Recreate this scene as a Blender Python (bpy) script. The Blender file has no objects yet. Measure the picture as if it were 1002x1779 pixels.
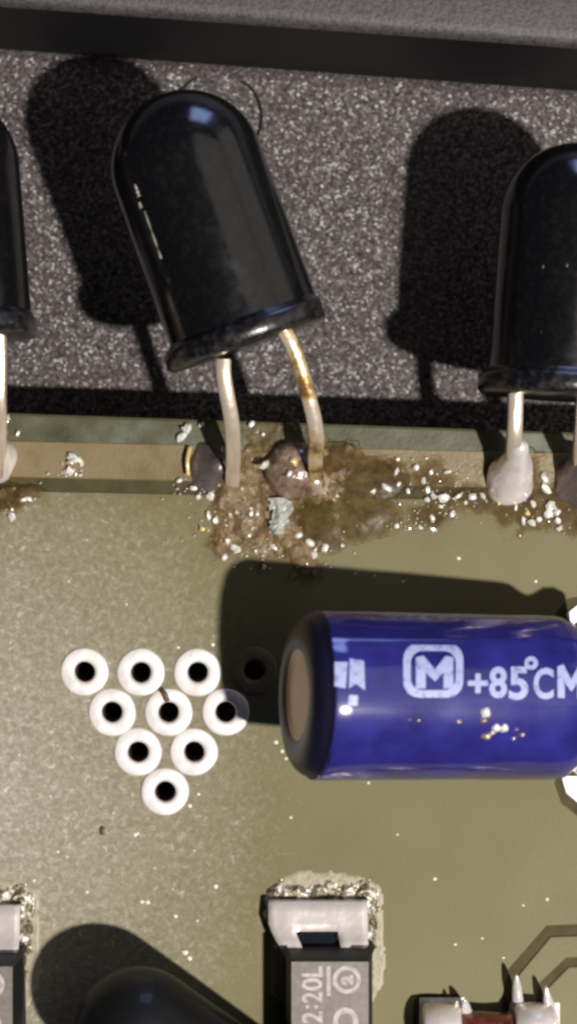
import bpy, bmesh, math, random
from mathutils import Vector, Matrix, noise, Euler
random.seed(7)
S = bpy.context.scene
COL = S.collection
R = math.radians
# one unit = about 2.2 mm (100 photograph pixels on the board's top face, z = 0)
CX, CY, H = 5.01, -8.895, 36.0

# ------------------------------------------------------------------ camera
cam = bpy.data.cameras.new('camera')
cam_o = bpy.data.objects.new('camera', cam); COL.objects.link(cam_o)
cam_o.location = (CX, CY, H)
cam.sensor_fit = 'VERTICAL'
cam.angle = 2 * math.atan(17.79 / 2 / H)
cam.clip_start = 1; cam.clip_end = 1000
cam.dof.use_dof = True; cam.dof.focus_distance = 35.6
S.camera = cam_o
S.view_settings.view_transform = 'Standard'; S.view_settings.look = 'None'
S.view_settings.exposure = 0.0; S.view_settings.gamma = 1.0
S.cycles.filter_width = 2.7
cam.dof.aperture_fstop = (cam.lens / 1000) / 0.45           # opening about 0.45 unit across

# ------------------------------------------------------------------ world and lamps
W = bpy.data.worlds.new('World'); S.world = W; W.use_nodes = True
W.node_tree.nodes['Background'].inputs[0].default_value = (0.45, 0.58, 1.0, 1)
W.node_tree.nodes['Background'].inputs[1].default_value = 0.022

def area(name, loc, target, sx, sy, radiance, color, shape='RECTANGLE'):
    l = bpy.data.lights.new(name, 'AREA'); l.shape = shape
    l.size = sx; l.size_y = sy; l.color = color
    A = sx * sy * (math.pi / 4 if shape in ('DISK', 'ELLIPSE') else 1)
    l.energy = radiance * math.pi * A
    o = bpy.data.objects.new(name, l); COL.objects.link(o)
    o.location = loc
    d = Vector(target) - Vector(loc)
    o.rotation_euler = d.to_track_quat('-Z', 'Y').to_euler()
    return o

KEYD = 106.2
KEY_E = 4.2                                                  # irradiance of the lamp on the board
KEY_SIZE = 3.6
key_l = area('key_lamp', (CX + 39, CY - 27, 95), (CX, CY, 0), KEY_SIZE, KEY_SIZE,
             KEY_E * KEYD ** 2 / (math.pi / 4 * KEY_SIZE ** 2), (1.0, 0.955, 0.90), 'DISK')
area('ceiling_lamp', (CX + 46, CY + 24, 60), (CX + 46, CY + 24, 0), 68, 70, 0.42, (1.0, 0.95, 0.87))
area('side_lamp', (CX + 84, CY + 40, 32), (CX, CY + 40, 32), 110, 56, 0.42, (1.0, 0.95, 0.87))
area('window', (CX + 18, CY + 78, 19), (CX + 18, CY, 19), 28, 34, 5.2, (0.40, 0.52, 1.0))

# ------------------------------------------------------------------ helpers
def at(px, py, z=0.0):
    k = (H - z) / H
    return Vector((CX + (px / 100 - CX) * k, CY + (-py / 100 - CY) * k, z))

def link(name, me, mat=None, parent=None):
    o = bpy.data.objects.new(name, me); COL.objects.link(o)
    if mat is not None:
        me.materials.clear(); me.materials.append(mat)
    if parent is not None:
        bpy.context.view_layer.update()
        me.transform(parent.matrix_world.inverted())
        o.parent = parent
    return o

def thing(name, label, cat, loc=(0, 0, 0), rot=(0, 0, 0), group=None):
    o = bpy.data.objects.new(name, None); COL.objects.link(o)
    o.empty_display_size = .3
    o.location = loc; o.rotation_euler = rot
    o['label'] = label; o['category'] = cat
    if group: o['group'] = group
    bpy.context.view_layer.update()
    return o

def from_bm(bm, smooth=True, name='m'):
    me = bpy.data.meshes.new(name)
    bmesh.ops.recalc_face_normals(bm, faces=bm.faces[:])
    bm.to_mesh(me); bm.free()
    for p in me.polygons: p.use_smooth = smooth
    return me

def sharp(me, deg=35):
    try: me.set_sharp_from_angle(angle=R(deg))
    except Exception: pass
    return me

def lathe(profile, M=Matrix.Identity(4), seg=48, fn=None):
    bm = bmesh.new(); rings = []
    for r, z in profile:
        if r < 1e-6:
            rings.append([bm.verts.new(M @ Vector((0, 0, z)))]); continue
        ring = []
        for i in range(seg):
            a = 2 * math.pi * i / seg
            p = Vector((r * math.cos(a), r * math.sin(a), z))
            if fn: p = fn(p)
            ring.append(bm.verts.new(M @ p))
        rings.append(ring)
    for a, b in zip(rings, rings[1:]):
        if len(a) == 1 and len(b) == 1: continue
        for i in range(seg):
            j = (i + 1) % seg
            if len(a) == 1: bm.faces.new((a[0], b[i], b[j]))
            elif len(b) == 1: bm.faces.new((a[i], b[0], a[j]))
            else: bm.faces.new((a[i], b[i], b[j], a[j]))
    return bm

def sweep(points, w, h, bev=.2, up=Vector((0, 0, 1)), smooth_n=5, taper=None):
    """rounded-square wire along a smoothed polyline"""
    pts = [Vector(p) for p in points]
    for _ in range(2):
        q = [pts[0]]
        for a, b in zip(pts, pts[1:]):
            q += [a.lerp(b, .25), a.lerp(b, .75)]
        pts = q + [pts[-1]]
    sec = []
    c = bev
    for x, y in ((1, 1 - c), (1 - c, 1), (-1 + c, 1), (-1, 1 - c), (-1, -1 + c), (-1 + c, -1), (1 - c, -1), (1, -1 + c)):
        sec.append((x * w / 2, y * h / 2))
    bm = bmesh.new(); rings = []
    for i, p in enumerate(pts):
        t = (pts[min(i + 1, len(pts) - 1)] - pts[max(i - 1, 0)]).normalized()
        side = t.cross(up)
        if side.length < 1e-3: side = t.cross(Vector((0, 1, 0)))
        side.normalize(); u2 = side.cross(t).normalized()
        k = 1 if taper is None else taper(i / (len(pts) - 1))
        rings.append([bm.verts.new(p + side * x * k + u2 * y * k) for x, y in sec])
    for a, b in zip(rings, rings[1:]):
        for i in range(8):
            j = (i + 1) % 8
            bm.faces.new((a[i], a[j], b[j], b[i]))
    bm.faces.new(rings[0]); bm.faces.new(rings[-1])
    return bm

def fill2d(splines, z0, z1, bevel=0.0, res=0):
    """closed outlines (first outer, others holes) filled between z0 and z1"""
    cu = bpy.data.curves.new('c', 'CURVE'); cu.dimensions = '2D'; cu.fill_mode = 'BOTH'
    cu.extrude = (z1 - z0) / 2 - bevel; cu.bevel_depth = bevel; cu.bevel_resolution = 1; cu.offset = -bevel
    for pts in splines:
        s = cu.splines.new('POLY'); s.points.add(len(pts) - 1)
        for q, p in zip(s.points, pts): q.co = (p[0], p[1], 0, 1)
        s.use_cyclic_u = True
    o = bpy.data.objects.new('c', cu); COL.objects.link(o)
    bpy.context.view_layer.update()
    me = bpy.data.meshes.new_from_object(o.evaluated_get(bpy.context.evaluated_depsgraph_get()))
    bpy.data.objects.remove(o); bpy.data.curves.remove(cu)
    me.transform(Matrix.Translation((0, 0, (z0 + z1) / 2)))
    return me

def circle(c, r, n=32):
    return [(c[0] + r * math.cos(2 * math.pi * i / n), c[1] + r * math.sin(2 * math.pi * i / n)) for i in range(n)]

def stroke(pts, w):
    """outline of a band of width w along an open polyline"""
    L, Rr = [], []
    for i, p in enumerate(pts):
        t = (pts[min(i + 1, len(pts) - 1)] - pts[max(i - 1, 0)]).normalized()
        n = Vector((-t.y, t.x))
        L.append(p + n * w / 2); Rr.append(p - n * w / 2)
    return L + Rr[::-1]

def patch(x0, y0, x1, y1, step, hf):
    """height field in photograph pixels, kept where hf > 0; its thickness is stored for the resin's density"""
    nx = int((x1 - x0) / step); ny = int((y1 - y0) / step)
    raw = [[hf(x0 + i * step, y0 + j * step) for i in range(nx + 1)] for j in range(ny + 1)]
    hs = [[q[0] if isinstance(q, tuple) else q for q in r_] for r_ in raw]
    bm = bmesh.new(); vs = {}; lay = bm.verts.layers.float.new('thick')
    def v(i, j):
        if (i, j) not in vs:
            p = at(x0 + i * step, y0 + j * step)
            vs[i, j] = bm.verts.new((p.x, p.y, max(hs[j][i], -.02)))
            q = raw[j][i]; vs[i, j][lay] = max(0, min(1, q[1])) if isinstance(q, tuple) else 1.0
        return vs[i, j]
    for j in range(ny):
        for i in range(nx):
            if max(hs[j][i], hs[j][i + 1], hs[j + 1][i], hs[j + 1][i + 1]) > 0:
                bm.faces.new((v(i, j + 1), v(i + 1, j + 1), v(i + 1, j), v(i, j)))
    return bm

def n2(x, y, s, seed=0): return noise.noise(Vector((x * s, y * s, seed * 7.3)))
def fbm(x, y, s, seed=0, o=4): return noise.fractal(Vector((x * s, y * s, seed * 7.3)), 1.0, 2.0, o)

# ------------------------------------------------------------------ materials
def mat(name, color=(.5, .5, .5), rough=.5, metal=0.0, spec=.5, coat=0.0, coat_rough=.05, **kw):
    m = bpy.data.materials.new(name); m.use_nodes = True
    b = m.node_tree.nodes['Principled BSDF']
    b.inputs['Base Color'].default_value = (*color, 1); b.inputs['Roughness'].default_value = rough
    b.inputs['Metallic'].default_value = metal; b.inputs['Specular IOR Level'].default_value = spec
    b.inputs['Coat Weight'].default_value = coat; b.inputs['Coat Roughness'].default_value = coat_rough
    for k, v in kw.items(): b.inputs[k.replace('_', ' ')].default_value = v
    return m

class N:
    def __init__(s, m): s.t = m.node_tree; s.b = s.t.nodes['Principled BSDF']; s.m = m
    def node(s, t, **kw):
        n = s.t.nodes.new(t)
        for k, v in kw.items(): setattr(n, k, v)
        return n
    def ln(s, a, b): s.t.links.new(a, b)
    def coords(s, kind='Object'):
        return s.node('ShaderNodeTexCoord').outputs[kind]
    def noise(s, co, scale, detail=2, rough=.5, dist=0.0):
        n = s.node('ShaderNodeTexNoise'); s.ln(co, n.inputs['Vector'])
        n.inputs['Scale'].default_value = scale; n.inputs['Detail'].default_value = detail
        n.inputs['Roughness'].default_value = rough; n.inputs['Distortion'].default_value = dist
        return n.outputs['Fac']
    def ramp(s, f, stops, interp='LINEAR'):
        r = s.node('ShaderNodeValToRGB'); s.ln(f, r.inputs[0]); r.color_ramp.interpolation = interp
        e = r.color_ramp.elements
        while len(e) < len(stops): e.new(.5)
        for q, (p, c) in zip(e, stops):
            q.position = p; q.color = (*c, 1) if not isinstance(c, (int, float)) else (c, c, c, 1)
        return r.outputs[0]
    def mix(s, f, a, b, kind='MIX'):
        n = s.node('ShaderNodeMix', data_type='RGBA', blend_type=kind)
        for k, v in ((0, f), (6, a), (7, b)):
            if isinstance(v, (int, float)): n.inputs[k].default_value = v
            elif isinstance(v, tuple): n.inputs[k].default_value = (*v, 1)
            else: s.ln(v, n.inputs[k])
        return n.outputs[2]
    def math(s, op, a, b=0.0):
        n = s.node('ShaderNodeMath', operation=op)
        for k, v in ((0, a), (1, b)):
            if isinstance(v, (int, float)): n.inputs[k].default_value = v
            else: s.ln(v, n.inputs[k])
        return n.outputs[0]
    def bump(s, h, strength, dist=.05):
        n = s.node('ShaderNodeBump'); s.ln(h, n.inputs['Height'])
        n.inputs['Strength'].default_value = strength; n.inputs['Distance'].default_value = dist
        s.ln(n.outputs[0], s.b.inputs['Normal'])
    def color(s, c): s.ln(c, s.b.inputs['Base Color'])
    def rough(s, c): s.ln(c, s.b.inputs['Roughness'])

def M_grain(name, base, light, scale, strength, rough, dist=.05):
    m = mat(name, base, rough, spec=.8); n = N(m); co = n.coords()
    a = n.noise(co, scale, 2, .6); b = n.noise(co, scale * .31, 2, .5); c = n.noise(co, .55, 3, .5)
    f = n.math('ADD', n.math('MULTIPLY', a, .75), n.math('MULTIPLY', b, .25))
    col = n.ramp(f, [(.38, tuple(x * .7 for x in base)), (.50, tuple(x * 1.6 for x in base)), (.61, light)])
    n.color(n.mix(n.math('MULTIPLY', c, .35), col, tuple(x * .6 for x in base)))
    n.bump(f, strength, dist)
    return m
def M_flake(name, base, light, scale, tilt, rough):
    """moulded texture of tiny facets, each tilted its own way, so that it sparkles"""
    m = mat(name, base, rough, spec=.6); n = N(m); co = n.coords()
    wob = n.node('ShaderNodeVectorMath', operation='ADD'); nz = n.node('ShaderNodeTexNoise'); nz.inputs['Scale'].default_value = scale * .8; n.ln(co, nz.inputs['Vector'])
    sc = n.node('ShaderNodeVectorMath', operation='SCALE'); n.ln(nz.outputs['Color'], sc.inputs[0]); sc.inputs['Scale'].default_value = .9 / scale
    n.ln(co, wob.inputs[0]); n.ln(sc.outputs[0], wob.inputs[1])
    v = n.node('ShaderNodeTexVoronoi'); v.inputs['Scale'].default_value = scale; n.ln(wob.outputs[0], v.inputs['Vector'])
    sub = n.node('ShaderNodeVectorMath', operation='SUBTRACT'); n.ln(v.outputs['Color'], sub.inputs[0]); sub.inputs[1].default_value = (.5, .5, .5)
    ml = n.node('ShaderNodeVectorMath', operation='SCALE'); n.ln(sub.outputs[0], ml.inputs[0]); ml.inputs['Scale'].default_value = tilt
    ge = n.node('ShaderNodeNewGeometry'); ad = n.node('ShaderNodeVectorMath', operation='ADD'); n.ln(ge.outputs['Normal'], ad.inputs[0]); n.ln(ml.outputs[0], ad.inputs[1])
    no = n.node('ShaderNodeVectorMath', operation='NORMALIZE'); n.ln(ad.outputs[0], no.inputs[0]); n.ln(no.outputs[0], n.b.inputs['Normal'])
    f = n.noise(co, scale * .55, 3, .6); c = n.noise(co, .5, 3, .5)
    n.color(n.mix(n.math('MULTIPLY', c, .35), n.ramp(f, [(.36, base), (.64, light)]), tuple(x * .6 for x in base)))
    return m
m_floor = M_flake('textured_black_plastic', (.058, .047, .047), (.14, .117, .116), 23.0, .95, .42)
m_lip = M_grain('fine_grained_plastic', (.042, .035, .036), (.085, .072, .071), 14.0, .35, .6, .05)
m_wall = mat('smooth_black_plastic', (.012, .011, .012), .55, spec=.25)
m_groove = mat('black_groove', (.008, .008, .009), .5, spec=.2)

# solder mask over copper; a pale sheen painted in at left, among dried specks
m_mask = mat('olive_solder_mask', (.2, .18, .085), .6, spec=.25); n = N(m_mask); co = n.node('ShaderNodeNewGeometry').outputs['Position']
big = n.noise(co, .5, 3, .5); fine = n.noise(co, 14, 3, .6); mid = n.noise(co, 2.6, 4, .55)
c0 = n.ramp(big, [(.3, (.158, .140, .068)), (.7, (.190, .169, .086))])
c0 = n.mix(n.ramp(fine, [(.3, 0.0), (.75, .35)]), c0, (.235, .198, .098))
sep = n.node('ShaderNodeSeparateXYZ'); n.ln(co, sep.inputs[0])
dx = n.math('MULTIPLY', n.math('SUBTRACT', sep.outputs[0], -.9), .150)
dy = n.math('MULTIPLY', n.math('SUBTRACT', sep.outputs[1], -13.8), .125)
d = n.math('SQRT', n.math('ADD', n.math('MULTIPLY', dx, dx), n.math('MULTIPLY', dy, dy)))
film = n.math('SUBTRACT', 1.0, d)                                # painted sheen, 1 at the left edge, 0 about 5 units away
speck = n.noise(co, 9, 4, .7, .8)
sheen_mask = n.ramp(n.math('ADD', n.math('MULTIPLY', film, .95), n.math('MULTIPLY', n.math('SUBTRACT', speck, .5), .95)), [(.10, 0.0), (.85, 1.0)])  # film here is the painted sheen's falloff, broken up by the specks
sheen_mask = n.math('MULTIPLY', sheen_mask, n.ramp(film, [(0.0, 0.0), (.25, 1.0)]))
c1 = n.mix(n.math('MULTIPLY', sheen_mask, .9), c0, n.ramp(speck, [(.40, (.32, .295, .225)), (.60, (.44, .395, .33)), (.70, (.68, .63, .55))]))
# brownish flux stain above the copper's edge, where the leads are soldered
st = n.ramp(n.math('ADD', n.math('MULTIPLY', n.math('ADD', sep.outputs[1], 9.6), .55), n.math('MULTIPLY', n.math('SUBTRACT', mid, .5), 1.6)), [(.15, 0.0), (.75, 1.0)])
c1 = n.mix(n.math('MULTIPLY', st, .45), c1, (.15, .105, .045))
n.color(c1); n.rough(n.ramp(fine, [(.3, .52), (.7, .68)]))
n.bump(n.noise(co, 20, 3, .6), .16, .03)

m_base = mat('bare_green_laminate', (.1, .11, .055), .42); n = N(m_base); co = n.node('ShaderNodeNewGeometry').outputs['Position']
n.color(n.ramp(n.noise(co, 1.1, 4, .6), [(.35, (.052, .047, .020)), (.52, (.085, .083, .042)), (.70, (.135, .148, .105))]))
n.bump(n.noise(co, 16, 3), .15, .03)
m_gap = mat('green_laminate', (.10, .095, .048), .7, spec=.15); n = N(m_gap); co = n.node('ShaderNodeNewGeometry').outputs['Position']
n.color(n.ramp(n.noise(co, 3, 4, .6), [(.3, (.060, .052, .023)), (.7, (.088, .077, .036))]))
m_trace = mat('flux_browned_trace', (.2, .15, .07), .38); n = N(m_trace); co = n.node('ShaderNodeNewGeometry').outputs['Position']
n.color(n.ramp(n.noise(co, .9, 4, .6), [(.3, (.17, .115, .045)), (.5, (.215, .165, .085)), (.72, (.25, .185, .10))]))
n.bump(n.noise(co, 15, 3), .2, .03)

def M_tin(name, base, rough, bs=.3, sc=14, metal=.75):
    m = mat(name, base, rough, metal=metal); n = N(m); co = n.coords()
    n.color(n.ramp(n.noise(co, 3, 3), [(.3, tuple(x * .86 for x in base)), (.7, base)]))
    n.bump(n.noise(co, sc, 3, .6), bs, .03); return m
m_tin = M_tin('tinned_pad', (.97, .91, .885), .42, .35, 5, metal=.2)
m_lead = M_tin('tinned_lead', (.87, .73, .58), .30, .5, 4, .6)
m_gold = M_tin('flux_stained_lead', (.74, .52, .27), .24, .5, 4, .62); n = N(m_gold); co = n.coords()
n.color(n.ramp(n.noise(co, 2.2, 4, .6), [(.38, (.30, .16, .05)), (.5, (.80, .58, .30)), (.62, (.90, .78, .64))]))
m_solder = M_tin('solder', (.93, .87, .85), .2, .8, 3, .4)
m_solder_dark = M_tin('dull_shaded_solder', (.26, .22, .22), .4, .5, 8, .7)  # darker solder; the shade of the middle led's lead is put into this colour
m_ball = mat('bright_solder', (.98, .94, .86), .2, metal=.35, spec=.8)
m_ball2 = mat('gold_flux_bead', (.75, .58, .25), .15, metal=.2)
m_barrel = mat('oxidised_hole', (.20, .13, .095), .4, metal=.6)

m_epoxy = mat('black_epoxy', (.006, .006, .0065), .10, spec=.7, coat=.25, coat_rough=.2); n = N(m_epoxy); co = n.coords()
n.rough(n.ramp(n.noise(co, 3.5, 4, .6), [(.35, .12), (.75, .28)]))
n.color(n.ramp(n.noise(co, 9, 5, .7), [(.5, (.005, .005, .0055)), (.8, (.016, .015, .013))]))
m_dusty = mat('dull_black_epoxy', (.007, .007, .0075), .5, spec=.2, coat=.12, coat_rough=.07)
m_flange = mat('scuffed_black_epoxy', (.03, .028, .028), .3, spec=.5, coat=.4, coat_rough=.2); n = N(m_flange); co = n.coords()
n.color(n.ramp(n.noise(co, 5, 4, .7), [(.48, (.006, .006, .007)), (.72, (.055, .050, .048))]))
n.bump(n.noise(co, 9, 3), .3, .04)
m_glint_scuff = mat('painted_glint_scuff', (.34, .32, .26), .35)

m_sleeve = mat('blue_pvc_sleeve', (.022, .02, .17), 1, spec=.08, coat=1.0, coat_rough=.12, Coat_IOR=1.8)
m_band = mat('dark_sleeve_end', (.009, .008, .022), .38, spec=.3); n = N(m_sleeve); co = n.coords()
n.color(n.ramp(n.noise(co, 1.3, 4, .6), [(.3, (.015, .012, .115)), (.7, (.030, .027, .235))]))
n.bump(n.noise(co, 2.2, 4, .5), .12, .08); n.rough(n.ramp(n.noise(co, 5, 4, .6), [(.3, .33), (.7, .52)]))
m_print = mat('pale_blue_print', (.40, .43, .66), .45); n = N(m_print); co = n.coords()
n.color(n.ramp(n.noise(co, 9, 3, .6), [(.30, (.20, .22, .48)), (.48, (.42, .45, .70))]))
m_alu = mat('brushed_aluminium', (.42, .30, .205), .45, metal=.9)
m_rubber = mat('black_rubber', (.012, .012, .012), .6)

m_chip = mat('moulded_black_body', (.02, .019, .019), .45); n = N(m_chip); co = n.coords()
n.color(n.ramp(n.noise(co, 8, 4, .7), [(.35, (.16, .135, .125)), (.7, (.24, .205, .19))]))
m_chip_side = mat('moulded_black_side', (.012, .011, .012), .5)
m_nub = mat('glossy_black_nub', (.01, .011, .018), .2, spec=.5)
m_mark = mat('laser_mark', (.50, .45, .45), .6); n = N(m_mark); co = n.coords()
n.color(n.ramp(n.noise(co, 12, 3, .6), [(.35, (.36, .32, .32)), (.65, (.58, .52, .52))]))
m_foil = M_tin('tinned_terminal', (.98, .89, .84), .28, .6, 2.6, .42)
m_glass = mat('red_glass', (.16, .028, .014), .18, spec=.6, coat=.5); n = N(m_glass); co = n.coords()
n.color(n.ramp(n.noise(co, 4, 3), [(.35, (.07, .016, .008)), (.7, (.22, .045, .03))]))

def M_flux(name, stops, lo, hi, bump, dark, tint, gloss=.15):
    m = mat(name, (.1, .05, .02), .16, spec=.12 if gloss < .1 else .35, coat=gloss, coat_rough=.06); n = N(m)
    co = n.node('ShaderNodeNewGeometry').outputs['Position']
    a = n.noise(co, 2.9, 6, .72, .9); b = n.noise(co, 8, 4, .62, .4)
    n.color(n.mix(n.ramp(b, [(.42, 0.0), (.75, .75)]), n.ramp(a, stops), dark))
    n.bump(n.noise(co, 9, 5, .65), bump, .07); n.rough(n.ramp(b, [(.3, .16), (.7, .42)]))
    th = n.node('ShaderNodeAttribute', attribute_name='thick').outputs['Fac']
    al = n.ramp(n.math('ADD', th, n.math('MULTIPLY', n.math('SUBTRACT', n.noise(co, 4.5, 4, .65), .5), 1.3)), [(.12, lo), (.85, hi)])
    tr = n.node('ShaderNodeBsdfTransparent'); mx = n.node('ShaderNodeMixShader')
    n.ln(n.mix(n.math('MINIMUM', n.math('MULTIPLY', al, 1.8), 1.0), (1.0, 1.0, 1.0), tint), tr.inputs[0])
    n.ln(al, mx.inputs[0]); n.ln(tr.outputs[0], mx.inputs[1]); n.ln(n.b.outputs[0], mx.inputs[2])
    n.ln(mx.outputs[0], n.t.nodes['Material Output'].inputs['Surface'])
    return m
m_flux = M_flux('burnt_flux_crust', [(.28, (.035, .016, .005)), (.37, (.16, .08, .022)), (.45, (.37, .255, .145)), (.53, (.19, .13, .05)), (.60, (.40, .295, .20)), (.68, (.12, .058, .015)), (.78, (.34, .29, .20))],
                0.0, .88, .6, (.045, .022, .007), (.82, .68, .44), .5)
m_film = M_flux('thin_brown_flux_film', [(.32, (.060, .036, .013)), (.5, (.130, .085, .036)), (.66, (.20, .145, .072))],
                0.0, .62, .10, (.04, .022, .006), (.80, .69, .48), 0.0)
m_fluxball = mat('cloudy_flux_bead', (.26, .17, .115), .15, spec=.6, coat=.5); n = N(m_fluxball); co = n.coords()
n.color(n.ramp(n.noise(co, 5, 4, .6, .5), [(.35, (.10, .055, .03)), (.55, (.23, .155, .11)), (.75, (.38, .30, .24))]))
n.bump(n.noise(co, 8, 4), .5, .05)
m_crystal = mat('pale_flux_flake', (.42, .43, .38), .25, spec=.6); n = N(m_crystal); co = n.coords()
n.bump(n.noise(co, 10, 3), .6, .05)
m_white_film = mat('dried_white_film', (.36, .32, .2), .5); n = N(m_white_film); co = n.coords()
n.color(n.ramp(n.noise(co, 6, 4, .6), [(.3, (.27, .235, .14)), (.7, (.42, .375, .27))])); n.bump(n.noise(co, 12, 3), .5, .03)
m_rough_solder = mat('frosty_solder', (.5, .46, .38), .2, metal=.6); n = N(m_rough_solder); co = n.coords()
n.color(n.ramp(n.noise(co, 6, 4, .65, .4), [(.36, (.09, .075, .045)), (.50, (.34, .30, .21)), (.62, (.95, .9, .82))], ))
n.bump(n.noise(co, 8, 3, .6), 1.0, .1)
m_dust = mat('pale_dust', (.75, .72, .62), .4)
m_brown = mat('brown_flake', (.10, .05, .028), .5)

# ------------------------------------------------------------------ plastic case behind the board
ZF = -2.2
case = thing('plastic_case', 'dark grey plastic case with sparkly textured floor behind the board edge', 'case', (CX, -2.5, ZF))
wl = at(-300, 66, ZF); wr = at(1300, 182, ZF)                    # foot of the rear wall
d = (wr - wl).normalized(); nrm = Vector((d.y, -d.x, 0))         # points towards the board
bm = bmesh.new()                                                  # floor with a fillet up into the wall
x0, x1 = wl - d * 3, wr + d * 3
rows = [(24, ZF), (.45, ZF), (.26, ZF + .03), (.12, ZF + .11), (.03, ZF + .26)]
rr = []
for off, z in rows:
    rr.append([bm.verts.new((p + nrm * off).to_tuple()[:2] + (z,)) for p in (x0, x1)])
for a, b in zip(rr, rr[1:]): bm.faces.new((a[0], a[1], b[1], b[0]))
link('floor', from_bm(bm), m_floor, case)
ZT = 1.45
bm = bmesh.new(); rr = []
for off, z in [(.03, ZF + .26), (.0, ZF + .4), (0, ZT - .30), (-.004, ZT - .22)]:
    rr.append([bm.verts.new((p + nrm * off).to_tuple()[:2] + (z,)) for p in (x0, x1)])
for a, b in zip(rr, rr[1:]): bm.faces.new((a[0], a[1], b[1], b[0]))
link('wall', from_bm(bm), m_wall, case)
bm = bmesh.new(); rr = []
for off, z in [(-.004, ZT - .22), (-.03, ZT - .12), (-.085, ZT - .045), (-.16, ZT - .012), (-.25, ZT), (-.7, ZT - .02), (-1.6, ZT - .1), (-4, ZT - .15)]:
    rr.append([bm.verts.new((p + nrm * off).to_tuple()[:2] + (z,)) for p in (x0, x1)])
for a, b in zip(rr, rr[1:]): bm.faces.new((a[0], a[1], b[1], b[0]))
link('rim', from_bm(bm), m_lip, case)
ec = at(377, 204, ZF); bm = bmesh.new()
rin, rout = .815, .825
bm.free()
bm = lathe([(rin - .02, ZF + .004), (rin - .01, ZF + .05), (rin + .02, ZF + .05), (rout + .02, ZF + .004)], Matrix.Translation((ec.x, ec.y, 0)), 72)
link('ejector_mark', from_bm(bm), m_groove, case)

# ------------------------------------------------------------------ circuit board
board = thing('circuit_board', 'olive green circuit board carrying all the soldered components', 'circuit board', (CX, -14, -.74))
def ey(x, base): return base + 0.030 * x                          # the board's edge and first tracks run slightly askew
def P(px, py): p = at(px, py); return Vector((p.x, p.y))
VIA = [(147, 1167), (245, 1168), (343, 1168), (441, 1165), (195, 1237), (293, 1237), (392, 1237), (240, 1306), (337, 1306), (287, 1375)]
holes = [circle(P(*v), .175, 24) for v in VIA]
outer = [P(-400, 717 - 14), P(1500, 717 + 52), P(1500, 2400), P(-400, 2400)]
me = fill2d([outer] + holes, -.74, -.035, .01)
link('laminate', me, m_gap, board)
me = fill2d([[P(-400, 717 - 10), P(1500, 717 + 56), P(1500, 768 + 33), P(-400, 768 - 8)]], -.05, -.028, .004)
link('bare_margin', me, m_base, board)
# copper pour under mask, with clearances cut round tracks and pads
def band(a, b, s=.022): return [P(-400, a - 400 * s), P(1500, a + 1500 * s), P(1500, b + 1500 * s), P(-400, b - 400 * s)]
gapA = stroke([P(*q) for q in [(881, 1900), (881, 1735), (892, 1688), (952, 1618), (1100, 1612)]], .20)
gapB = stroke([P(*q) for q in [(938, 1900), (938, 1735), (944, 1712), (985, 1672), (1100, 1668)]], .16)
gapC = [P(*q) for q in [(716, 1900), (718, 1738), (728, 1727), (795, 1727), (803, 1738), (803, 1900)]]
gapD = [P(*q) for q in [(962, 1360), (974, 1338), (1100, 1338), (1100, 1450), (1020, 1430), (975, 1396)]]
gapE = [P(*q) for q in [(970, 1085), (962, 1066), (985, 1040), (1100, 1020), (1100, 1110)]]
pour = [P(-400, 852 - 400 * .02), P(1500, 852 + 1500 * .02), P(1500, 2400), P(-400, 2400)]
big_holes = [circle(P(*v), .30, 28) for v in VIA]
me = fill2d([pour] + big_holes + [gapA, gapB, gapC, gapD, gapE], -.06, 0.0, .022)
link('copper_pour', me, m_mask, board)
me = fill2d([band(765, 829)], -.06, -.004, .024)
link('track', me, m_trace, board)
# via rings
prof = [(.40, -.04), (.415, .0), (.41, .022), (.38, .036), (.24, .036), (.205, .03), (.18, .0), (.172, -.06)]
ring_me = None
for v in VIA:
    p = P(*v)
    if ring_me is None:
        ring_me = from_bm(lathe(prof, Matrix.Identity(4), 40)); ring_me.materials.append(m_tin)
        bore_me = from_bm(lathe([(.174, -.05), (.171, -.2), (.168, -.735)], Matrix.Identity(4), 32)); bore_me.materials.append(m_barrel)
    rm = from_bm(lathe(prof, Matrix.Identity(4), 40)); rm.materials.append(m_tin); off = Vector((p.x, p.y, 0))
    for q in rm.vertices:
        rr_ = q.co.to_2d().length; k = 1 + (.035 * noise.noise((q.co + off) * 2.1) if rr_ > .3 else .05 * noise.noise((q.co + off) * 4))
        q.co.x *= k; q.co.y *= k
        if q.co.z > .02: q.co.z += .02 * noise.noise((q.co + off) * 3.3)
    o = bpy.data.objects.new('via_ring', rm); COL.objects.link(o); o.parent = board
    o.location = Vector((p.x, p.y, 0)) - Vector(board.location)
    if v == (441, 1165):                                         # this one is covered by the mask
        o.data.materials.clear(); o.data.materials.append(m_mask)
    o2 = bpy.data.objects.new('via_bore', bore_me); COL.objects.link(o2); o2.parent = o
# solder pads beside the capacitor's far end
def pad(pts, z=.02, zb=-.05, m=m_tin, bev=.02): 
    return link('solder_pad', fill2d([[P(*q) for q in pts]], zb, z, bev), m, board)
pad([(974, 1352), (984, 1347), (1100, 1350), (1100, 1425), (1020, 1410), (982, 1378)])
pad([(986, 1078), (982, 1066), (1002, 1050), (1100, 1040), (1100, 1090), (996, 1086)])

# ------------------------------------------------------------------ infrared leds
LED_GROUP = 'black infrared leds soldered to the board'
def frame(c, direction):
    zz = direction.normalized()
    xx = Vector((0, 0, 1)).cross(zz)
    if xx.length < 1e-3: xx = Vector((1, 0, 0))
    xx.normalize(); yy = zz.cross(xx)
    M = Matrix((xx, yy, zz)).transposed().to_4x4(); M.translation = c
    return M

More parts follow.
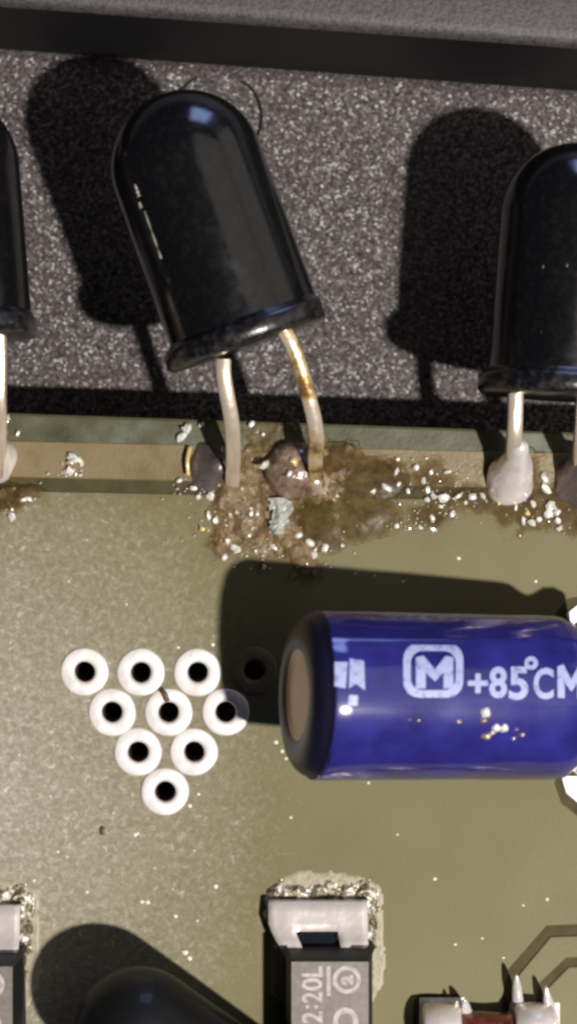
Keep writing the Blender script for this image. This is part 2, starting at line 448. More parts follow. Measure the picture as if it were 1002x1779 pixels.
def led(label, dome, base, r=1.25, leads=(), joints=(), glint_scuffs=(), stained=None, lens=None):
    """dome, base: centre of the dome's sphere and centre of the underside of the flange (world)"""
    ax = dome - base; L = ax.length
    M = frame(base, ax)
    root = thing('infrared_led', label, 'led', base, M.to_euler(), LED_GROUP)
    prof = [(r * 1.01, .30), (r * 1.012, .5)]
    prof += [(r * 1.01, L * .6), (r, L)]
    for i in range(1, 17):
        a = math.pi / 2 * i / 16
        prof.append((r * math.cos(a) if i < 16 else 0, L + r * math.sin(a)))
    link('lens', from_bm(lathe(prof, M, 72)), lens or m_epoxy, root)
    rf = r * 1.15
    def flat(p):
        if p.x < -r * 1.02: p.x = -r * 1.02
        return p
    fp = [(0, 0), (rf - .06, 0), (rf, .06), (rf, .27), (rf - .06, .34), (r * 1.04, .37), (r * 1.0, .44)]
    link('flange', sharp(from_bm(lathe(fp, M, 72, flat)), 50), m_flange, root)
    for pts in leads:
        link('lead', sharp(from_bm(sweep(pts, .25, .25, .22)), 50), stained if stained and pts is leads[-1] else m_lead, root)
    for fn in joints: fn(root)
    for (s0, s1, a, w) in glint_scuffs:                                  # painted glint line on one lens, small worn flecks on another
        pts = []
        for k in range(9):
            s = s0 + (s1 - s0) * k / 8
            q = Vector((math.cos(a) * r * 1.004, math.sin(a) * r * 1.004, s))
            pts.append(M @ q)
        link('glint_scuff', from_bm(sweep(pts, w, w * .6, .4, taper=lambda t: .35 + .9 * abs(math.sin(t * 9 + 1)) * (1.2 - t))), m_glint_scuff, root)
    return root

def joint(c, r, h, lean=(0, 0), m=None, seed=0, r_top=.12):
    def f(root):
        prof = []
        for i in range(15):
            t = i / 14
            rr_ = r_top + (r - r_top) * (1 - t) ** 1.05 * (1 + .12 * math.sin(t * math.pi))
            prof.append((rr_, t * h - .03))
        prof.append((0, h))
        bm = lathe(prof, Matrix.Identity(4), 28)
        for v in bm.verts:
            t = max(0, v.co.z) / h
            k = 1 + (.28 if m is m_solder_dark else .12) * noise.noise(v.co * 3.0 + Vector((seed, 0, 0)))
            v.co = Vector((c.x + v.co.x * k + lean[0] * t, c.y + v.co.y * k + lean[1] * t, v.co.z))
        link('solder_joint', from_bm(bm), m or m_solder, root)
    return f

ZL = 1.9
# tilted led in the middle
led('tilted black infrared led with a painted glint line, its leads in the burnt flux', at(326, 291, 1.88), at(437, 598, 1.74), 1.26,
    leads=[[at(388, 625, 1.7), at(388, 655, 1.7), at(403, 730, 1.4), at(406, 775, 1.0), at(404, 835, .1)],
           [at(494, 575, 1.75), at(508, 600, 1.72), at(528, 660, 1.55), at(552, 752, 1.2), at(546, 800, .7), at(552, 850, .05)]],
    joints=[joint(at(366, 812), .42, .40, (.16, .02), m_solder_dark, 1, .14), joint(at(545, 838), .28, .45, (.02, .04), m_lead, 2)],
    glint_scuffs=[(1.75, 2.55, R(45), .04), (2.62, 2.72, R(43), .06), (2.8, 3.0, R(45), .05)], stained=m_gold)
ZL = 1.25
# upright led at the right edge
led('upright black infrared led cut by the right edge of the photo', at(996, 378, ZL), at(976, 690, ZL), 1.24,
    leads=[[at(895, 672, ZL), at(894, 700, ZL), at(893, 748, 1.2), at(891, 778, 1.0), at(888, 838, .1)],
           [at(1016, 672, ZL), at(1012, 700, ZL), at(1010, 748, 1.2), at(1008, 778, 1.0), at(1006, 838, .1)]],
    joints=[joint(at(884, 838), .43, 1.15, (.07, .60), m_solder, 3, .13), joint(at(1012, 838), .50, .95, (-.05, .4), m_solder_dark, 4, .13)],
    glint_scuffs=[(2.0, 2.06, R(62), .022), (2.03, 2.08, R(80), .026), (.95, 1.03, R(64), .02)])
ZL = 1.7
# upright led at the left edge
led('upright black infrared led cut by the left edge, grey scuffed flange showing', at(-97, 292, ZL), at(-74, 592, ZL), 1.24,
    leads=[[at(-2, 575, ZL), at(-1, 605, ZL), at(-2, 700, 1.6), at(-1, 745, 1.2), at(-4, 820, .1)],
           [at(-122, 575, ZL), at(-124, 605, ZL), at(-126, 700, 1.6), at(-126, 745, 1.2), at(-126, 820, .1)]],
    joints=[joint(at(-10, 800), .40, 1.05, (.02, .45), m_solder, 5, .13), joint(at(-128, 800), .42, 1.05, (0, .45), m_solder, 6, .13)])
# led lying low at the bottom
c4 = at(240, 1796, 1.75); dir4 = Vector((.80, -.60, -.10)).normalized()
led('black infrared led at the bottom leaning left, blue glint on its dome', c4, c4 + dir4 * 3.05, 1.10, lens=m_dusty,
    leads=[[c4 + dir4 * 2.9 + Vector((.36, .5, 0)), c4 + dir4 * 3.5 + Vector((.36, .5, 0)), c4 + dir4 * 4.2 + Vector((.36, .5, -.6)), c4 + dir4 * 4.4 + Vector((.36, .5, -1.3))],
           [c4 + dir4 * 2.9 - Vector((.36, .5, 0)), c4 + dir4 * 3.5 - Vector((.36, .5, 0)), c4 + dir4 * 4.2 - Vector((.36, .5, .6)), c4 + dir4 * 4.4 - Vector((.36, .5, 1.3))]])

# ------------------------------------------------------------------ electrolytic capacitor
RC = 1.36
e0 = at(512, 1207, 2.78); e1 = at(1052, 1212, 1.40)              # free end (raised) and crimped end
axc = (e1 - e0); LC = axc.length
MC = frame(e0, axc)                                                # local z from the free end to the crimp
capr = thing('electrolytic_capacitor', 'blue electrolytic capacitor printed +85°C lying above the board', 'capacitor', e0, MC.to_euler())
prof = [(RC * .52, .06), (RC * .56, .02), (RC * .66, -.005), (RC * .76, .0), (RC * .84, .035), (RC * .90, .09), (RC * .95, .18), (RC * .98, .29), (RC * .993, .30), (RC * 1.003, .33), (RC * .998, .35)]
link('end_band', from_bm(lathe(prof, MC, 96)), m_band, capr)
prof = [(RC * .99, .38), (RC, .44), (RC, LC - 1.05), (RC * .985, LC - .9), (RC * .90, LC - .72),
        (RC * .87, LC - .62), (RC * .90, LC - .52), (RC * .985, LC - .36), (RC, LC - .2), (RC * .95, LC - .04), (RC * .85, LC)]
def crease(p):                                                     # the shrunk sleeve is not perfectly round
    a_ = math.atan2(p.y, p.x) - A_TOP
    k = 1 + .010 * noise.noise(Vector((p.x * 1.1, p.y * 1.1, p.z * .6))) + .014 * math.exp(-((a_ - FOLD - .03 * math.sin(p.z)) / .07) ** 2) + .007 * noise.noise(Vector((p.x * 2.6, p.y * 2.6, p.z * 1.6))); return Vector((p.x * k, p.y * k, p.z))
up_l = MC.to_3x3().inverted() @ Vector((0, 0, 1)); A_TOP = math.atan2(up_l.y, up_l.x)
no_l = MC.to_3x3().inverted() @ Vector((0, 1, 0)); FOLD = .80 if math.cos(A_TOP + .3) * no_l.x + math.sin(A_TOP + .3) * no_l.y > 0 else -.80
bmS = lathe([(RC * .99, .29), (RC, .34)] + [(RC, .34 + (LC - 1.39) * i / 16) for i in range(1, 17)] + prof[3:], MC, 192, crease)
link('sleeve', from_bm(bmS), m_sleeve, capr)
link('can_end', from_bm(lathe([(0, .10), (RC * .40, .10), (RC * .48, .085), (RC * .54, .04)], MC, 64)), m_alu, capr)
link('rubber_seal', from_bm(lathe([(RC * .86, LC - .01), (RC * .7, LC - .03), (0, LC - .03)], MC, 48)), m_rubber, capr)
MCI = MC.inverted()
def on_sleeve(px, py, lift=0.0):
    """point of the sleeve seen at a photograph pixel"""
    o = MCI @ Vector((CX, CY, H)); d_ = (MCI @ at(px, py)) - o
    r_ = RC + lift
    A = d_.x ** 2 + d_.y ** 2; B = 2 * (o.x * d_.x + o.y * d_.y); C_ = o.x ** 2 + o.y ** 2 - r_ * r_
    disc = max(0, B * B - 4 * A * C_)
    return MC @ (o + d_ * ((-B - math.sqrt(disc)) / (2 * A)))
def wrap(me, lift=.012):
    """flat lettering rolled onto the sleeve"""
    bm = bmesh.new(); bm.from_mesh(me)
    y0 = min(v.co.y for v in bm.verts); y1 = max(v.co.y for v in bm.verts)
    k = y0 + 5
    while k < y1:
        bmesh.ops.bisect_plane(bm, geom=bm.verts[:] + bm.edges[:] + bm.faces[:], plane_co=(0, k, 0), plane_no=(0, 1, 0)); k += 5
    for v in bm.verts: v.co = on_sleeve(v.co.x, -v.co.y, lift)
    out = bpy.data.meshes.new('print'); bm.to_mesh(out); bm.free()
    return out
def fit(me, x0, y0, x1, y1):
    """scale a flat mesh to a box given in photograph pixels (y down)"""
    xs = [v.co.x for v in me.vertices]; ys = [v.co.y for v in me.vertices]
    for v in me.vertices:
        v.co.x = x0 + (v.co.x - min(xs)) / (max(xs) - min(xs)) * (x1 - x0)
        v.co.y = -y1 + (v.co.y - min(ys)) / (max(ys) - min(ys)) * (y1 - y0)
        v.co.z = 0
    return me
def text_mesh(body, size, x, y, squeeze=1.0, bold=.0, rot=0.0):
    cu = bpy.data.curves.new('t', 'FONT'); cu.body = body; cu.size = size; cu.offset = bold
    cu.resolution_u = 4
    o = bpy.data.objects.new('t', cu); COL.objects.link(o); bpy.context.view_layer.update()
    me = bpy.data.meshes.new_from_object(o.evaluated_get(bpy.context.evaluated_depsgraph_get()))
    bpy.data.objects.remove(o); bpy.data.curves.remove(cu)
    me.transform(Matrix.Translation((x, y, 0)) @ Matrix.Rotation(rot, 4, 'Z') @ Matrix.Diagonal((squeeze, 1, 1, 1)))
    return me
def rrect(x0, y0, x1, y1, r, n=6):
    pts = []
    for cx, cy, a0 in ((x1 - r, y1 - r, 0), (x0 + r, y1 - r, 90), (x0 + r, y0 + r, 180), (x1 - r, y0 + r, 270)):
        for k in range(n + 1):
            a = R(a0 + 90 * k / n); pts.append((cx + r * math.cos(a), cy + r * math.sin(a)))
    return pts
def flat2d(splines):
    me = fill2d(splines, -.001, .001, 0); bm = bmesh.new(); bm.from_mesh(me)
    bmesh.ops.delete(bm, geom=[f for f in bm.faces if f.normal.z < .5], context='FACES')
    out = bpy.data.meshes.new('f'); bm.to_mesh(out); bm.free(); return out
def printed(me): link('print', wrap(me), m_print, capr)
def letter(ch, x0, y0, x1, y1, bold=.03): printed(fit(text_mesh(ch, 1, 0, 0, 1, bold), x0, y0, x1, y1))
def outline(*loops): printed(flat2d([[(x, -y) for x, y in l] for l in loops]))
outline(rrect(700, 1117, 804, 1212, 28), rrect(713, 1131, 791, 1199, 20))
outline([(722, 1196), (722, 1142), (735, 1139), (755, 1163), (774, 1139), (787, 1142), (787, 1196), (770, 1196), (770, 1168), (755, 1184), (739, 1168), (739, 1196)])
letter('+', 812, 1170, 847, 1204)
letter('8', 849, 1158, 880, 1213)
letter('5', 883, 1158, 917, 1216)
letter('C', 926, 1160, 961, 1215)
outline([(968, 1212), (967, 1158), (978, 1154), (991, 1180), (1004, 1157), (1014, 1160), (1014, 1213), (1002, 1213), (1002, 1186), (992, 1202), (980, 1186), (980, 1213)])
outline(circle((922, 1152), 12, 16), circle((922, 1152), 4, 10))
outline([(581, 1192), (600, 1196), (604, 1150), (581, 1150)])
outline([(606, 1196), (618, 1188), (634, 1199), (632, 1148), (607, 1144)])
outline([(604, 1226), (621, 1226), (622, 1208), (606, 1207)])  # highlight of the key lamp, painted on as a pale patch
for s in (-1, 1):
    a = MC @ Vector((0, 0, LC - .05)) + Vector((0, s * .45, 0))
    link('lead', from_bm(sweep([a, a + Vector((.5, 0, -.12)), a + Vector((1.0, s * .3, -.6)), a + Vector((1.1, s * .5, -1.35))], .2, .2, .4)), m_lead, capr)

# ------------------------------------------------------------------ moulded chips with folded terminals
CHIP_GROUP = 'black moulded chips with silver terminals along the bottom'
def chip(label):
    root = thing('moulded_chip', label, 'chip', at(570, 1800, 0), (0, 0, 0), CHIP_GROUP)
    ZC = 1.2
    def box(z, xa, xb, ya, yb): return [at(xa, ya, 0).to_2d(), at(xb, ya, 0).to_2d(), at(xb, yb, 0).to_2d(), at(xa, yb, 0).to_2d()]
    k = (H - ZC) / H
    top = [at(505, 1668, ZC), at(641, 1668, ZC), at(641, 2010, ZC), at(505, 2010, ZC)]
    midz = .55
    ctr = sum(top, Vector()) / 4
    bm = bmesh.new(); rings = []
    for z, gx, gy in ((.05, .10, .12), (midz, .13, .14), (midz + .05, .12, .13), (ZC - .04, .012, .012), (ZC, -.02, -.02)):
        ring = []
        for q in top:
            s = Vector((1 if q.x > ctr.x else -1, 1 if q.y > ctr.y else -1))
            for t in ((0, 1), (1, 0)) if s.x * s.y > 0 else ((1, 0), (0, 1)):
                c = .05
                ring.append(bm.verts.new((q.x + s.x * (gx - c * t[0]), q.y + s.y * (gy - c * t[1]), z)))
        rings.append(ring)
    for a, b in zip(rings, rings[1:]):
        for i in range(len(a)):
            j = (i + 1) % len(a); bm.faces.new((a[i], a[j], b[j], b[i]))
    bm.faces.new(rings[0]); tf = bm.faces.new(rings[-1])
    me = sharp(from_bm(bm), 30)
    o = link('body', me, m_chip_side, root)
    # marked top face, a skin just proud of the body
    bm = bmesh.new(); vs = [bm.verts.new(Vector((q.x, q.y, ZC + .003)) + (ctr - q).normalized() * .03) for q in top]; bm.faces.new(vs)
    link('top_face', from_bm(bm, False), m_chip, root)
    def mk(me, lift=.007):
        me.transform(Matrix.Translation((0, 0, ZC + lift))); link('marking', me, m_mark, root)
    def q(px, py): v = at(px, py, ZC); return (v.x, v.y)
    def box_fit(me, x0, y0, x1, y1):
        a_, b_ = q(x0, y1), q(x1, y0); fit(me, 0, 0, 1, 1)
        for v in me.vertices: v.co = (a_[0] + v.co.x * (b_[0] - a_[0]), a_[1] + (v.co.y + 1) * (b_[1] - a_[1]), 0)
        return me
    for ch, y0, y1 in (('L', 1678, 1697), ('0', 1699, 1721), ('2', 1723, 1742), ('2', 1757, 1778), ('R', 1781, 1802)):
        mk(box_fit(text_mesh(ch, .5, 0, 0, 1, .012, R(90)), 524, y0, 560, y1))
    for px in (534, 549): mk(flat2d([circle(q(px, 1749), .032, 10)]))
    mk(box_fit(text_mesh('D', .6, 0, 0, 1, .02, R(90)), 578, 1750, 622, 1792))
    mk(flat2d([circle(q(602, 1702), .235, 32), circle(q(602, 1702), .165, 28)]))
    mk(box_fit(text_mesh('2', .34, 0, 0, 1, .03, R(90)), 592, 1694, 613, 1711))
    a = q(567, 1730); b = q(574, 1678); mk(flat2d([[(a[0], a[1]), (b[0], a[1]), (b[0], b[1]), (a[0], b[1])]]))
    # terminal: strap that leaves the end of the body, bends down and spreads on the pad; a slot in its bend
    path = [(1672, .60), (1660, .64), (1644, .62), (1632, .54), (1618, .46), (1604, .42), (1586, .39), (1570, .35), (1564, .26), (1562, .06)]
    bm = bmesh.new(); NX = 16; grid = []
    for j, (py, z) in enumerate(path):
        t = j / (len(path) - 1)
        xa = 500 - 34 * min(1, t * 1.9); xb = 640 - 2 * t
        row = []
        for i in range(NX + 1):
            p = at(xa + (xb - xa) * i / NX, py, z)
            p.z += .025 * noise.noise(Vector((i * .5, j * .6, 3)))
            row.append(bm.verts.new(p))
        grid.append(row)
    for j in range(len(path) - 1):
        for i in range(NX):
            if 1 <= j <= 3 and 4 <= i <= 10: continue
            bm.faces.new((grid[j][i], grid[j][i + 1], grid[j + 1][i + 1], grid[j + 1][i]))
    bmesh.ops.recalc_face_normals(bm, faces=bm.faces[:])
    bm2 = bmesh.ops.solidify(bm, geom=bm.faces[:], thickness=.05)
    link('terminal', from_bm(bm), m_foil, root)
    bm = bmesh.new(); ra = [at(x, y, z) for x, y, z in ((505, 1614, .05), (585, 1614, .05), (585, 1675, .05), (505, 1675, .05))]; rb = [at(x, y, z) for x, y, z in ((508, 1618, .40), (582, 1618, .40), (582, 1675, .56), (508, 1675, .56))]
    va = [bm.verts.new(p) for p in ra]; vb = [bm.verts.new(p) for p in rb]; bm.faces.new(vb); bm.faces.new(va)
    for i in range(4): bm.faces.new((va[i], va[(i + 1) % 4], vb[(i + 1) % 4], vb[i]))
    link('slot_nub', from_bm(bm, False), m_nub, root)
    def hf(px, py):
        dx_ = max(0, 478 - px, px - 640) / 18; dy_ = max(0, 1564 - py) / 30; 
        if py > 1690: return -1
        e = 1 - math.hypot(dx_, dy_) + .35 * fbm(px, py, .05, 3) - max(0, (py - 1600) / 110) * (1 if px > 560 else 2.5)
        if e < 0: return -.01
        return min(e, .35) * .3 * (.45 + .8 * abs(fbm(px, py, .06, 5)))
    link('solder_fillet', from_bm(patch(430, 1510, 672, 1690, 3, hf)), m_rough_solder, root)
    def hf2(px, py):
        cx_, cy_ = 566, 1640
        d_ = math.hypot(max(0, abs(px - cx_) - 40) / 62, max(0, abs(py - cy_) - 60) / 62)
        e = 1 - d_ + .16 * fbm(px, py, .02, 9) - (.7 if px < 470 else 0)
        return .012 if e > 0 else -.02
    link('residue_ring', from_bm(patch(440, 1490, 690, 1779, 4, hf2)), m_white_film, root)
    return root
def copy_tree(o, parent=None):
    c = o.copy(); COL.objects.link(c)
    if parent: c.parent = parent; c.matrix_parent_inverse = o.matrix_parent_inverse.copy()
    for ch in o.children: copy_tree(ch, c)
    return c
chip1 = chip('marked moulded chip with slotted silver terminal under the blue capacitor')
chip2 = copy_tree(chip1); chip2.location.x -= 5.97; chip2.location.y -= .08
chip2['label'] = 'moulded chip cut by the left edge beside the bottom led shadow'

# ------------------------------------------------------------------ small glass diode at the lower right
gd = thing('glass_diode', 'small red glass diode between two bright solder ends at the lower right', 'diode', at(846, 1800))
a = at(800, 1796, .36); b = at(894, 1796, .36)
link('glass_body', from_bm(lathe([(.30, 0), (.37, .06), (.39, .3), (.37, .6), (.39, .85), (.30, .95)], frame(a, b - a), 32)), m_glass, gd)
for q0, q1 in ((732, 800), (892, 962)):
    p0 = at(q0, 1790, .35); p1 = at(q1, 1790, .35)
    link('end_cap', sharp(from_bm(lathe([(0, 0), (.40, 0), (.46, .05), (.48, .3), (.46, .62), (.42, .66), (0, .66)], frame(p0, p1 - p0), 32)), 50), m_foil, gd)
def spike(base, tip, r, m=m_solder):
    base, tip = Vector(base), Vector(tip)
    M = frame(base, tip - base); L = (tip - base).length
    link('solder_spike', from_bm(lathe([(r * 1.4, 0), (r, L * .2), (r * .8, L * .6), (r * .35, L * .92), (0, L)], M, 14)), m, gd)
spike(at(899, 1748, .2), at(896, 1692, .5), .10); spike(at(955, 1770, .2), at(947, 1712, .45), .10)
spike(at(962, 1780, .1), at(958, 1735, .2), .06)
spike(at(811, 1762, .3), at(806, 1735, .55), .09); spike(at(790, 1765, .3), at(793, 1738, .5), .06)
def hfg(px, py):
    e = min((px - 728) / 10, (806 - px) / 10, (py - 1733) / 8) if px < 815 else min((px - 884) / 10, (972 - px) / 10, (py - 1742) / 8)
    return -.02 if e < 0 else min(e, 1) * (.03 + .04 * abs(n2(px, py, .08, 4)))
link('solder_fillet', from_bm(patch(716, 1724, 815, 1850, 3, hfg)), m_tin, gd)
link('solder_fillet', from_bm(patch(872, 1724, 990, 1850, 3, hfg)), m_tin, gd)

# ------------------------------------------------------------------ flux residue, solder balls and grit
def ball_me(seed, mat_, amp, smooth):
    bm = bmesh.new(); bmesh.ops.create_icosphere(bm, subdivisions=2, radius=1)
    for v in bm.verts: v.co *= 1 + amp * noise.noise(v.co * 1.2 + Vector((seed * 3.1, 0, 0))) + amp * .5 * noise.noise(v.co * 2.7 + Vector((0, seed * 5.1, 0)))
    me = from_bm(bm, smooth); me.materials.append(mat_); return me
BALLS = [ball_me(0, m_ball, .2, True), ball_me(1, m_ball, .5, True), ball_me(2, m_ball, .7, False), ball_me(3, m_ball, .8, False), ball_me(9, m_ball2, .5, True)]
def balls(root, pts):
    for i, (px, py, r, *k) in enumerate(pts):
        kind = k[0] if k else i % 4
        o = bpy.data.objects.new('solder_ball', BALLS[kind]); COL.objects.link(o); o.parent = root
        p = at(px, py); z = k[1] if len(k) > 1 else r * .006
        o.location = Vector((p.x, p.y, z)) - Vector(root.location)
        s = r / 100 * .8
        o.scale = (s * random.uniform(.85, 1.7), s * random.uniform(.7, 1.05), s * random.uniform(.5, .9)); o.rotation_euler = (0, 0, random.uniform(0, 6))
def grit(root, name, spots, n_, mat_, rmin=.012, rmax=.035):
    """many angular crumbs joined into one part"""
    bm = bmesh.new()
    for _ in range(n_):
        cx_, cy_, sx_, sy_ = random.choice(spots)
        p = at(random.gauss(cx_, sx_), random.gauss(cy_, sy_)); s = random.uniform(rmin, rmax)
        q = bmesh.ops.create_icosphere(bm, subdivisions=1, radius=s)['verts']
        rot = Euler((random.uniform(0, 6), random.uniform(0, 6), 0)).to_matrix()
        for v in q:
            c = rot @ v.co; v.co = Vector((c.x * random.uniform(.8, 1.3), c.y, abs(c.z) if c.z < -s * .5 else c.z)) + Vector((p.x, p.y, s * .8 + .03))
    o = link(name, from_bm(bm, False), mat_, root); o['kind'] = 'stuff'

def blob(px, py, spots, amp=.3, sc=.018, seed=0):
    e = -9
    for cx_, cy_, rx, ry in spots:
        e = max(e, 1 - math.hypot((px - cx_) / rx, (py - cy_) / ry))
    return e + amp * fbm(px, py, sc, seed)

fl1 = thing('flux_residue', 'burnt brown flux crust with a pale flake under the tilted led leads', 'flux residue', at(490, 880), group='flux residues round the solder joints')
sp1 = [(470, 830, 100, 90), (480, 930, 90, 70), (420, 900, 75, 80), (545, 830, 85, 80), (530, 960, 50, 50)]
def h1(px, py):
    e = blob(px, py, sp1, .5, .022, 1)
    return -.02 if e < 0 else (.008 + .13 * min(max(e, 0), .5) + .12 * fbm(px, py, .035, 2) * min(1, max(e, 0) * 2.5), e * 1.6)
link('crust', from_bm(patch(290, 735, 690, 1040, 3, h1)), m_flux, fl1)
sp1b = [(610, 890, 95, 55), (560, 905, 60, 60), (640, 835, 70, 45), (590, 810, 50, 40)]
def h1b(px, py):
    e = blob(px, py, sp1b, .16, .016, 6)
    return -.02 if e < 0 else (.012 + .10 * min(e, .6) + .006 * fbm(px, py, .04, 2), .1 + e * 2.2)
link('resin_film', from_bm(patch(490, 750, 730, 980, 4, h1b)), m_film, fl1)
bm = lathe([(.50, -.05), (.52, .12), (.46, .32), (.3, .47), (0, .52)], Matrix.Translation(at(511, 818)), 36)
for v in bm.verts: v.co += Vector((0, 0, .05 * noise.noise(v.co * 3)))
link('flux_bead', from_bm(bm), m_fluxball, fl1)
def hfl(px, py):
    t = (py - 864) / 64; half = 20 * (1 - .55 * abs(t - .25))
    e = 1 - abs(px - 482 - 4 * math.sin(t * 4)) / half + .5 * fbm(px, py, .07, 31) if 0 < t < 1 else -1
    return -.02 if e < 0 else .16 + .08 * min(e, 1) + .06 * fbm(px, py, .06, 33)
link('flake', from_bm(patch(455, 860, 512, 932, 2.5, hfl), False), m_crystal, fl1)
balls(fl1, [(312, 835, 7), (336, 848, 7), (345, 863, 6), (366, 862, 8), (384, 871, 6), (362, 895, 7), (375, 905, 8), (351, 918, 7, 4), (436, 892, 6), (470, 862, 6), (502, 824, 7, 1, .55),
            (511, 804, 9, 4, .5), (460, 808, 8, 2, .3), (393, 782, 7, 0, .75), (398, 806, 11, 1, .62), (377, 842, 6), (538, 943, 9), (564, 952, 8), (545, 963, 6), (583, 896, 7), (619, 913, 5), (594, 948, 5),
            (396, 940, 7), (409, 953, 8), (390, 968, 7), (432, 930, 6), (475, 950, 6), (459, 985, 5), (519, 930, 7), (424, 868, 6), (315, 760, 9), (325, 745, 13), (437, 737, 8), (457, 755, 5), (588, 820, 6), (586, 862, 5), (350, 738, 6)])
grit(fl1, 'crumbs', [(330, 850, 18, 12), (370, 905, 25, 18), (500, 960, 60, 22), (430, 950, 35, 22), (470, 840, 70, 50), (540, 880, 40, 50)], 150, m_ball, .007, .018)
bm = sweep([at(330, 778, .1), at(325, 800, .16), at(327, 825, .1)], .07, .10, .4)
link('copper_sliver', from_bm(bm), m_ball2, fl1)

fl2 = thing('flux_residue', 'brown flux film strewn with solder balls left of the right led joint', 'flux residue', at(800, 860), group='flux residues round the solder joints')
sp2 = [(740, 835, 90, 42), (830, 870, 120, 45), (930, 880, 110, 60), (1000, 880, 80, 70), (690, 830, 60, 40), (905, 840, 90, 60), (740, 895, 60, 25)]
def h2(px, py):
    e = blob(px, py, sp2, .55, .016, 11) - .08
    return -.02 if e < 0 else (.008 + .03 * min(e, .6) + .008 * abs(fbm(px, py, .03, 12)) * min(1, e * 4), e * 1.5 * (.58 + .42 * max(0, min(1, (px - 800) / 60)) + .35 * max(0, min(1, (700 - px) / 60))))
link('film', from_bm(patch(590, 760, 1110, 980, 4, h2)), m_film, fl2)
bm = lathe([(.52, -.05), (.50, .1), (.4, .25), (.2, .34), (0, .36)], Matrix.Translation(at(938, 850)), 32)
for v in bm.verts: v.co += Vector((0, 0, .06 * noise.noise(v.co * 2)))
link('flux_bead', from_bm(bm), m_flux, fl2)
balls(fl2, [(722, 812, 8), (748, 820, 6), (776, 820, 6), (688, 820, 6), (692, 841, 6), (670, 847, 10), (647, 855, 7), (735, 835, 6), (708, 853, 5), (742, 851, 6), (770, 865, 9), (752, 862, 6), (795, 862, 6), (819, 863, 11), (837, 861, 6), (808, 873, 5),
            (865, 873, 6, 4), (944, 830, 8), (948, 850, 8), (955, 880, 12), (951, 893, 9), (966, 890, 7), (922, 908, 8), (971, 918, 7), (935, 902, 6), (915, 891, 6, 4), (925, 875, 5), (785, 893, 6), (750, 900, 6), (688, 914, 6), (752, 920, 5), (730, 917, 5), (690, 798, 5), (740, 796, 4), (968, 905, 6), (908, 905, 6), (895, 882, 5), (765, 880, 5), (741, 868, 5), (1000, 830, 6), (1003, 845, 6)])
grit(fl2, 'crumbs', [(760, 865, 35, 22), (740, 845, 40, 20), (945, 900, 30, 16), (720, 910, 30, 10), (860, 880, 60, 18)], 130, m_ball, .007, .018)

fl3 = thing('flux_residue', 'small pale flux streak with two beads below the left led joint', 'flux residue', at(25, 870), group='flux residues round the solder joints')
sp3 = [(10, 865, 55, 26), (45, 855, 30, 14), (-30, 870, 60, 40)]
def h3(px, py):
    e = blob(px, py, sp3, .3, .03, 21)
    return -.02 if e < 0 else (.012 + .12 * min(e, .6) + .06 * abs(fbm(px, py, .05, 22)) * min(1, e * 4), e * 1.6)
link('film', from_bm(patch(-80, 820, 110, 930, 3, h3)), m_film, fl3)
balls(fl3, [(39, 868, 8), (50, 866, 7), (21, 897, 7), (13, 730, 7), (32, 753, 5), (20, 880, 7), (5, 858, 8), (126, 796, 12), (138, 799, 7), (25, 850, 6), (142, 804, 5), (122, 818, 8)])
grit(fl3, 'crumbs', [(20, 870, 25, 14), (120, 815, 14, 10)], 30, m_ball, .010, .03)

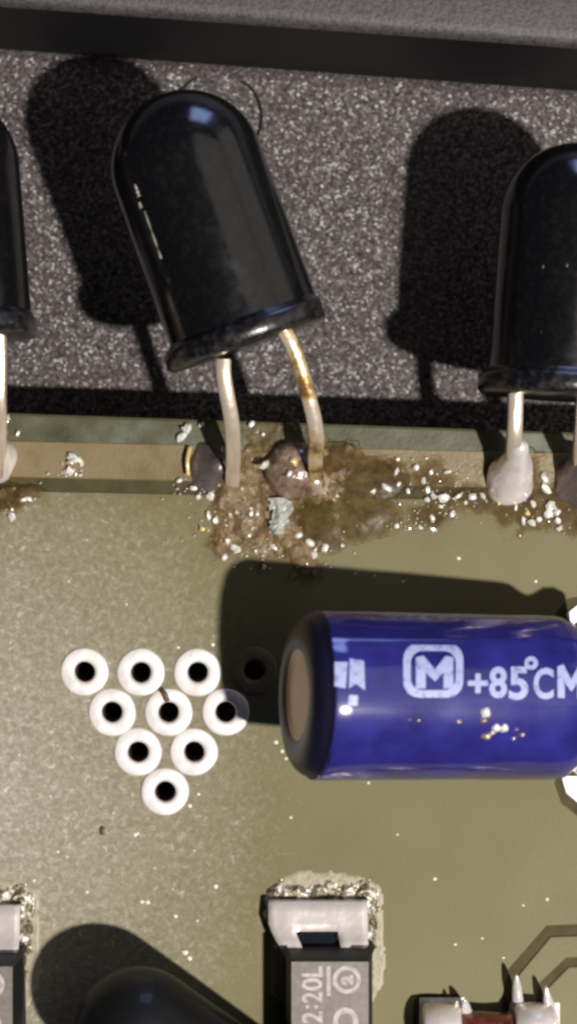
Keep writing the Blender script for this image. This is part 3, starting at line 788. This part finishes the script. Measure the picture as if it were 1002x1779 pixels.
sol = thing('solder_spatter', 'three bright specks of solder spatter stuck on the blue capacitor', 'solder spatter', at(855, 1252, 2.6))
for px, py, r in ((843, 1238, .085), (861, 1264, .075), (875, 1264, .075)):
    o = bpy.data.objects.new('solder_ball', BALLS[1]); COL.objects.link(o); o.parent = sol
    o.location = on_sleeve(px, py) - Vector(sol.location); o.scale = (r, r, r * .6)
for px, py, s in ((843, 1278, .09), (852, 1272, .06), (905, 1276, .06), (895, 1266, .04), (890, 1282, .05), (838, 1252, .06), (795, 1253, .05), (710, 1250, .035), (726, 1252, .03)):
    bm = bmesh.new(); bmesh.ops.create_icosphere(bm, subdivisions=2, radius=s); p = on_sleeve(px, py)
    for v in bm.verts: v.co = Vector((v.co.x * 1.3, v.co.y * .8, v.co.z * .35)) * (1 + .5 * noise.noise(v.co * 30 + p)) + p
    link('residue', from_bm(bm), m_fluxball, sol)

fk = link('debris_flake', from_bm(sweep([at(280, 1198, .06), at(287, 1206, .1), at(291, 1218, .06)], .09, .05, .4)), m_brown)
fk['label'] = 'brown sliver of debris on the rim of the centre via ring'; fk['category'] = 'debris'
fk2 = link('debris_fleck', from_bm(sweep([at(180, 1437, .02), at(178, 1443, .03), at(179, 1450, .02)], .07, .05, .4)), m_brown)
fk2['label'] = 'tiny dark fleck lying on bare board below the via triangle'; fk2['category'] = 'debris'

bm = bmesh.new()
specks = [(796, 970, 5), (755, 1527, 5), (790, 1641, 4), (247, 1567, 6), (257, 1568, 6), (305, 1592, 5), (343, 1600, 3), (375, 1540, 6), (235, 1450, 6), (240, 1448, 4), (338, 1478, 3), (152, 1550, 4), (322, 1655, 7), (330, 1665, 6), (950, 1562, 5), (908, 1573, 3), (837, 1630, 3), (874, 1664, 3), (60, 1530, 4), (101, 1480, 4), (505, 1420, 4), (640, 1360, 4), (690, 1450, 3), (930, 1010, 4), (700, 1010, 3), (650, 1000, 3), (220, 1050, 3), (120, 1010, 3), (330, 1400, 5), (345, 1380, 4), (370, 1330, 5), (360, 1345, 4), (480, 1290, 6), (490, 1305, 5), (497, 1318, 4), (370, 1120, 5), (310, 1125, 4)]
for _ in range(14): specks.append((abs(random.gauss(0, 150)), random.gauss(1330, 160), random.uniform(1.5, 3)))
for px, py, s in specks:
    if any(math.hypot(px - v[0], py - v[1]) < 48 for v in VIA): continue
    q = bmesh.ops.create_icosphere(bm, subdivisions=1, radius=s / 100 * .75)['verts']; p = at(px, py)
    for v in q: v.co = Vector((v.co.x * random.uniform(.7, 1.3), v.co.y * random.uniform(.7, 1.2), v.co.z * .3)) + p
du = link('dust', from_bm(bm, False), m_dust); du['kind'] = 'stuff'
du['label'] = 'pale dust specks scattered over the olive board'; du['category'] = 'dust'
